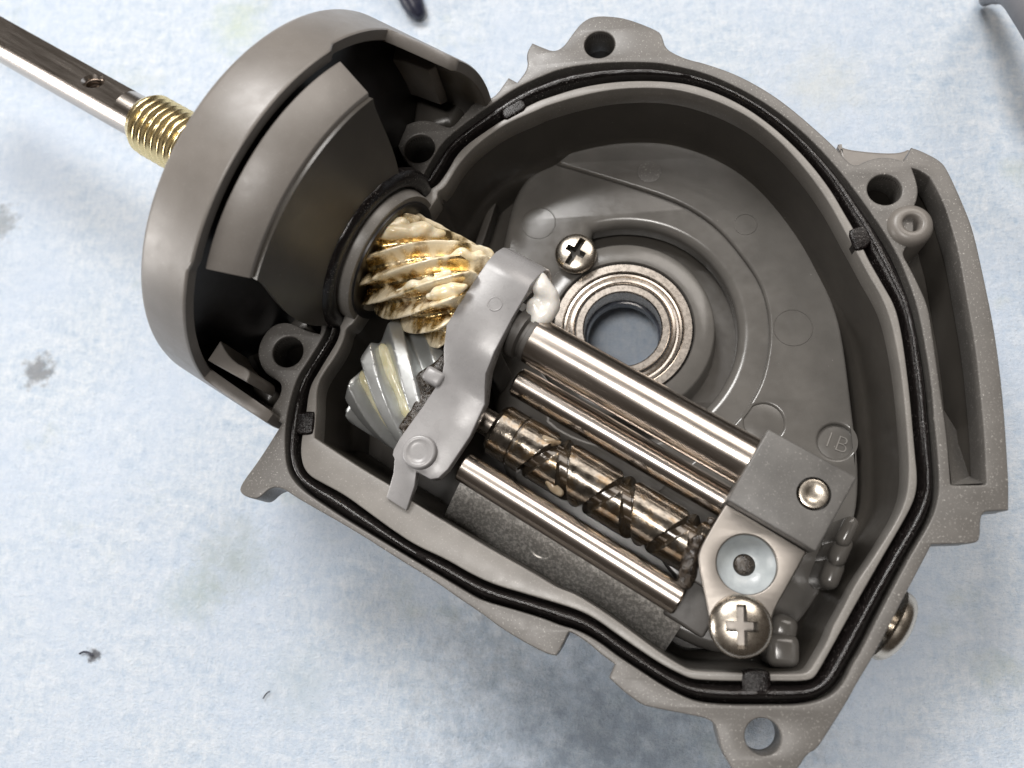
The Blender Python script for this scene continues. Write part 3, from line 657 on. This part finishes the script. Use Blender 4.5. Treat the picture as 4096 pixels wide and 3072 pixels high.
# cream grease lying on the teeth
def tooth(ph, s, lift=0.0): return cpt(s, 0.47 + lift, ph * 2 * math.pi / 11 + 1.05 * (s - 5.5) / 0.535)
def smear(ph, s0, s1, r0, seed, lift):
    n = int((s1 - s0) / 0.025); pts = []; rr = []
    for i in range(n + 1):
        x = i / n; nz = noise.noise(Vector((x * 5, seed, 1)))
        pts.append(tooth(ph + 0.12 * nz, s0 + (s1 - s0) * x, lift + 0.015 * nz)); rr.append(max(0.02, r0 * (0.45 + 0.75 * math.sin(math.pi * min(1, x * 0.9 + 0.08)) + 0.5 * nz)))
    return pts, rr
for args in [(-0.1, 5.54, 6.02, 0.066, 1, 0.03), (0.35, 5.50, 5.72, 0.070, 8, 0.03), (-1.9, 6.25, 6.58, 0.050, 4, 0.03), (-2.9, 6.0, 6.4, 0.04, 5, 0.02), (-0.9, 6.3, 6.58, 0.045, 6, 0.04), (-3.6, 6.3, 6.58, 0.06, 9, 0.0)]:
    pts, rr = smear(*args)
    obj('grease', blob(pts, rr, 0.013, 0.018, 8), M['cream'], PN, smooth=180)
# black disc standing in for the shade inside the neck hole
obj('hole_shade_disc', lathe([(0.645, 5.60), (0.64, 5.632), (0.60, 5.634), (0.50, 5.60), (0.30, 5.58)], A0, AX, 64), M['black'], HS, smooth=40)

# ================================================================ DRIVEN GEAR
gs = S_(0, -0.90, -0.62)
GE = thing('helical_gear', 'silver zinc helical gear half hidden under the grey bracket', 'gear', gs + AX * 6.3)
gear = helix(0.67, 0.17, 9, 5.90, 6.80, -0.95, gs, 440, 50, 0.05, 0.45)
obj('gear_teeth', gear, M['zinc'], GE, smooth=40)
def gridge(ph, s0, s1, rad, seed):
    pts = []; rr = []
    for s in np.linspace(s0, s1, 30):
        th = (ph + 0.5) * 2 * math.pi / 9 - 0.95 * (s - 5.90) / 0.67
        nz = noise.noise(Vector((s * 4, seed, 0))); e = min(1, (s - s0) / 0.1, (s1 - s) / 0.1)
        pts.append(gs + AX * s + (UP * math.cos(th) + AN * math.sin(th)) * 0.51); rr.append(max(0.004, rad * (0.9 + 0.6 * nz) * math.sqrt(max(e, 0.01))))
    return sweep(pts, rr, 10)
for a_ in ((0, 5.94, 6.7, 0.085, 3), (-1, 5.92, 6.6, 0.075, 9), (-2, 5.94, 6.5, 0.05, 4)): obj('grease', gridge(*a_), M['yellow'], GE, smooth=180)

# ================================================================ BRACKET
BK = thing('bracket', 'light grey plastic bracket arching over the main shaft beside the greasy pinion', 'bracket', S_(6.9, -0.6, -0.2))
st = [((.62, -.75), (.45, -.75), 6.58, 7.06), ((.67, -.1), (.50, -.1), 6.58, 7.06), ((.66, .08), (.47, .04), 6.58, 7.06), ((.60, .22), (.40, .14), 6.58, 7.06), ((.50, .32), (.30, .22), 6.58, 7.06), ((.37, .375), (.20, .26), 6.58, 7.06),
      ((.30, .375), (.05, .26), 6.58, 7.07), ((0, .37), (0, .26), 6.57, 7.08), ((-.35, .36), (-.28, .20), 6.58, 7.11), ((-.55, .29), (-.46, .10), 6.66, 7.13), ((-.65, .21), (-.58, .04), 6.71, 7.17), ((-.78, .145), (-.74, .0), 6.75, 7.24),
      ((-1.10, .13), (-1.10, .0), 6.74, 7.28), ((-1.46, .13), (-1.46, .0), 6.72, 7.27), ((-1.57, .13), (-1.57, .0), 6.73, 7.24), ((-1.62, .13), (-1.62, .0), 6.75, 7.18), ((-1.63, .13), (-1.63, .0), 6.78, 7.03), ((-1.75, .10), (-1.75, -.02), 6.84, 7.08), ((-1.98, .03), (-1.98, -.06), 6.89, 7.12)]
v = []
for (t, b, sl, sr) in st: v += [S_(sl, t[0], t[1]), S_(sr, t[0], t[1]), S_(sr, b[0], b[1]), S_(sl, b[0], b[1])]
f = []
for i in range(len(st) - 1):
    for k in range(4): f.append((i * 4 + k, i * 4 + (k + 1) % 4, i * 4 + 4 + (k + 1) % 4, i * 4 + 4 + k))
f += [(0, 1, 2, 3), tuple(len(v) - 4 + k for k in range(4))]
bk = applied(fixn(mesh(v, f)), ('BEVEL', dict(width=0.014, segments=2, angle_limit=R_(35))))
obj('arm', bk, M['bracket'], BK, smooth=28)
bq = P(1675, 1806, 0.20)
obj('pin_head', lathe([(0.16, -0.09), (0.158, -0.015), (0.150, 0.0), (0.140, 0.005), (0.112, 0.006), (0.106, 0.0), (0.06, 0.0), (0.0, 0.0)], bq, UP, 40), M['bracket'], BK, smooth=50)
bq = P(1980, 1215, 0.372)
obj('moulded_ring', lathe([(0.075, -0.003), (0.07, 0.004), (0.06, 0.004), (0.055, -0.003)], bq, UP, 32), M['bracket'], BK, smooth=60)
obj('side_nub', box(S_(6.68, -0.80, 0.10), AX * 0.10, AN * 0.075, UP * 0.09, 0.04, 4), M['bracket'], BK, smooth=60)
# the arm reaches down beyond the shaft
obj('rear_post', box(S_(6.84, -0.35, -0.5), AX * 0.2, AN * 0.12, UP * 0.5, 0.03), M['dark_block'], BK)
wg = [P(2128, 1105, .20), P(2140, 1100, .2), P(2160, 1125, .2), P(2170, 1150, .2), P(2195, 1185, .16), P(2205, 1225, .12), P(2180, 1255, .12), P(2150, 1275, .12), P(2140, 1225, .14), P(2120, 1290, .10)]
o = obj('white_grease', blob(wg, [.06, .07, .09, .10, .10, .10, .10, .09, .09, .06], 0.016, 0.02, 5), M['white'], None, S_(7.2, .35, 0), 180)
tag(o, 'twisted lump of white grease squeezed out behind the bracket arch', 'grease')
# black grease along the bracket edge
bpx = [(1795,1375),(1770,1420),(1730,1455),(1690,1475),(1660,1500),(1655,1540),(1665,1580),(1640,1640),(1600,1690),(1585,1712),(1600,1716),(1610,1715),(1595,1760),(1565,1820),(1575,1825),(1640,1740),(1700,1640),(1755,1530),(1800,1470)]
bm_ = plate([XY(bpx, 0.02)], 0.03, -0.25, 0.03, 2)
bm_ = applied(bm_, ('REMESH', dict(mode='VOXEL', voxel_size=0.018)), ('SMOOTH', dict(factor=0.5, iterations=4)))
for vv in bm_.vertices: vv.co.z += 0.07 * noise.noise(vv.co * 5) + 0.02 * noise.noise(vv.co * 17)
o = obj('black_grease', bm_, M['oil'], None, P(1680, 1600, -0.2), 180)
tag(o, 'strip of black grease smeared along the bracket edge over the silver gear', 'grease')

# ================================================================ WORM SHAFT
WC = (-0.865, -0.33)
WS = thing('worm_shaft', 'brown greased worm shaft with crossing grooves between the two steel rods', 'worm shaft', S_(8.4, WC[0], WC[1]))
PH1 = 0.5 + 50 / 360 - (8.02 - 7.60) / 0.68
rings = []; RW = 0.265; pitch = 0.68; dirt = []
for s in np.linspace(7.34, 9.62, 420):
    ring_ = []
    for t in np.linspace(0, 2 * math.pi, 180, endpoint=False):
        r = RW; g = 0.0
        if s > 7.74:
            for sg in (1, -1):
                ph = ((s - 7.60) / pitch - sg * t / (2 * math.pi) + (PH1 if sg > 0 else PH1 - 0.28)) % 1.0
                d = abs(ph - 0.5) * pitch
                g = max(g, 1 - sm01((d - 0.046) / 0.014))
            r -= 0.095 * g
        if abs(s - 7.60) < 0.010: r -= 0.02; g = 1.0
        if s < 7.38: r -= (7.38 - s) * 0.8
        q_ = Vector((s * 7, math.cos(t) * 2, math.sin(t) * 2)); nz = noise.noise(q_)
        r += 0.0025 * nz
        dirt.append(min(1.0, max(0.0, g * (0.9 + 0.3 * nz) + 0.35 * max(0, noise.noise(q_ * 0.6 + Vector((9, 1, 4))) - 0.15))))
        ring_.append(S_(s, WC[0] + r * math.sin(t), WC[1] + r * math.cos(t)))
    rings.append(ring_)
wm = loft(rings, True, True); a_ = wm.attributes.new('dirt', 'FLOAT', 'POINT'); a_.data.foreach_set('value', dirt)
obj('grooved_barrel', wm, M['worm'], WS, smooth=40)
obj('journal', rod(S_(6.7, WC[0], WC[1]), S_(7.36, WC[0], WC[1]), 0.13, 0.01), M['steel'], WS)
AMB = grease('amber_grease', (0.20, 0.14, 0.08), (0.36, 0.30, 0.22), 0.14, 0.2)
for grp in ([(7.80, 34, .035), (7.86, 30, .05), (7.92, 36, .045), (7.97, 44, .03)], [(8.06, -52, .035), (8.13, -60, .05), (8.20, -66, .045)]):
    obj('grease', blob([S_(s_, WC[0] + 0.24 * math.sin(R_(a_)), WC[1] + 0.24 * math.cos(R_(a_))) for s_, a_, r_ in grp], [g_[2] for g_ in grp], 0.012, 0.02, 8), AMB, WS, smooth=180)

# ================================================================ GUIDE RODS
def single(name, me, mat, loc, label, cat, group=None, smooth=30):
    return tag(obj(name, me, mat, None, loc, smooth), label, cat, group)
single('guide_rod', rod(S_(7.31, -1.357, -0.12), S_(9.62, -1.357, -0.12), 0.142, 0.02, 48), M['shaft'], S_(7.3, -1.357, -0.12), 'steel guide rod above the curved graphite shelf, lowest of the rods', 'rod', 'steel guide rods')
single('guide_rod', rod(S_(7.27, -0.37, -0.30), S_(9.66, -0.37, -0.30), 0.150, 0.02, 48), M['shaft'], S_(7.3, -0.335, -0.36), 'thin steel guide rod tucked close under the thick main shaft', 'rod', 'steel guide rods')

# ================================================================ SLIDER BLOCK
SB = thing('slider_block', 'grey cast metal slider block holding the end of the main shaft', 'slider block', S_(9.9, -0.4, -0.5))
def sbox(s0, s1, n0, n1, h0, h1, bev=0.02):
    return box(S_((s0 + s1) / 2, (n0 + n1) / 2, (h0 + h1) / 2), AX * ((s1 - s0) / 2), AN * ((n1 - n0) / 2), UP * ((h1 - h0) / 2), bev)
top = sbox(9.52, 10.335, -0.442, 0.278, -0.30, 0.30, 0.018)
pc2 = P(3255, 1975, 0.30)
top = cut(top, [lathe([(0.142, -0.12), (0.142, 0.1)], pc2, UP, 40, True)])
obj('shaft_clamp', top, M['block'], SB, smooth=30)
obj('clamp_pin', lathe([(0.126, -0.2), (0.126, -0.01), (0.118, 0.008), (0.09, 0.013), (0.06, 0.004), (0.0, -0.004)], pc2, UP, 40), M['screw'], SB, smooth=40)
obj('carriage', sbox(9.56, 10.22, -1.15, -0.455, -0.75, -0.10), M['dark_block'], SB, smooth=30)
obj('rod_arm', sbox(9.55, 9.95, -1.53, -1.12, -0.55, -0.22, 0.03), M['dark_block'], SB, smooth=30)
obj('grease', blob([S_(9.52, -0.95, -0.10), S_(9.54, -1.08, -0.12), S_(9.56, -1.18, -0.16), S_(9.5, -0.80, -0.08), S_(9.5, -0.62, -0.06)], [.09, .10, .09, .06, .05], 0.016, 0.03, 7), M['oil'], SB, smooth=180)
PL = [(2904,2016),(2904,2016),(2916,2018),(3227,2206),(3227,2206),(3160,2330),(3091,2450),(3085,2520),(3050,2590),(2960,2620),(2880,2590),(2842,2500),(2819,2377),(2790,2238),(2800,2194),(2840,2120)]
single('retainer_plate', plate([XY(PL, 0.12), circ(2987, 2257, 121, 0.12)], 0.125, 0.052, 0.014, 3), M['plate'], S_(9.9, -0.85, 0.05), 'thin steel plate with a round hole screwed on the slider block', 'retainer plate')
cc = P(2987, 2257, 0.12)
CP = thing('pawl_cap', 'milky white dished plastic cap with a dark centre in the hole of the steel plate', 'cap', cc + Vector((0, 0, -0.1)))
obj('dish', lathe([(0.272, -0.10), (0.27, -0.045), (0.264, -0.05), (0.245, -0.075), (0.20, -0.12), (0.15, -0.15), (0.11, -0.162), (0.095, -0.165), (0.095, -0.25)], cc, UP, 48), M['milky'], CP, smooth=60)
obj('centre_pin', lathe([(0.097, -0.25), (0.097, -0.175), (0.08, -0.155), (0.05, -0.145), (0.0, -0.142)], cc, UP, 32), M['oil'], CP, smooth=70)

# ================================================================ LINT ON THE MAT
def lint(px, r, label):
    pts = chaikin([P(x, y, -1.985) for x, y in px], 2, False)
    single('lint_fibre', sweep(pts, r, 6), M['navy'], pts[0], label, 'lint', None, 60)
lint([(1052, 2795), (1060, 2780), (1072, 2768), (1080, 2766)], 0.007, 'short dark lint fibre on the mat below the housing, lower left')
lint([(318, 2615), (335, 2606), (352, 2610), (372, 2622)], 0.012, 'dark lint crumb on the mat in the lower left corner')
# ================================================================ THINGS AT THE TOP EDGE
loop = [P(3938, 14, -1.95), P(3946, -8, -1.85), P(3972, -32, -1.62), P(4012, -46, -1.32), P(4060, -28, -1.02), P(4102, 36, -0.80), P(4150, 110, -0.65), P(4230, 250, -0.5), P(4420, 420, -0.6), P(4700, 560, -1.2), P(5000, 640, -1.88), P(5500, 700, -1.88), P(6200, 720, -1.88)]
lp = chaikin(loop, 3, False)
single('cable_loop', sweep(lp, [0.035 + 0.12 * min(1, i / 24) for i in range(len(lp))], 16), M['cable'], P(3938, 14, -1.95), 'grey cable looping up off the mat at the top right corner', 'cable', None, 60)
tp = [P(1690, 72, -1.93), P(1665, 40, -1.9), P(1640, -10, -1.85), P(1600, -90, -1.75), P(1520, -260, -1.6)]
single('tool_tip', sweep(chaikin(tp, 2, False), [0.02, 0.045, .07, .085, .1, .12, .13, .14, .15, .15, .15, .15, .15, .15, .15, .15, .15, .15, .15, .15, .15, .15, .15][:len(chaikin(tp, 2, False))], 14), M['navy'], P(1690, 72, -1.93), 'blurred dark tool tip lying on the mat behind the flange', 'tool', None, 60)
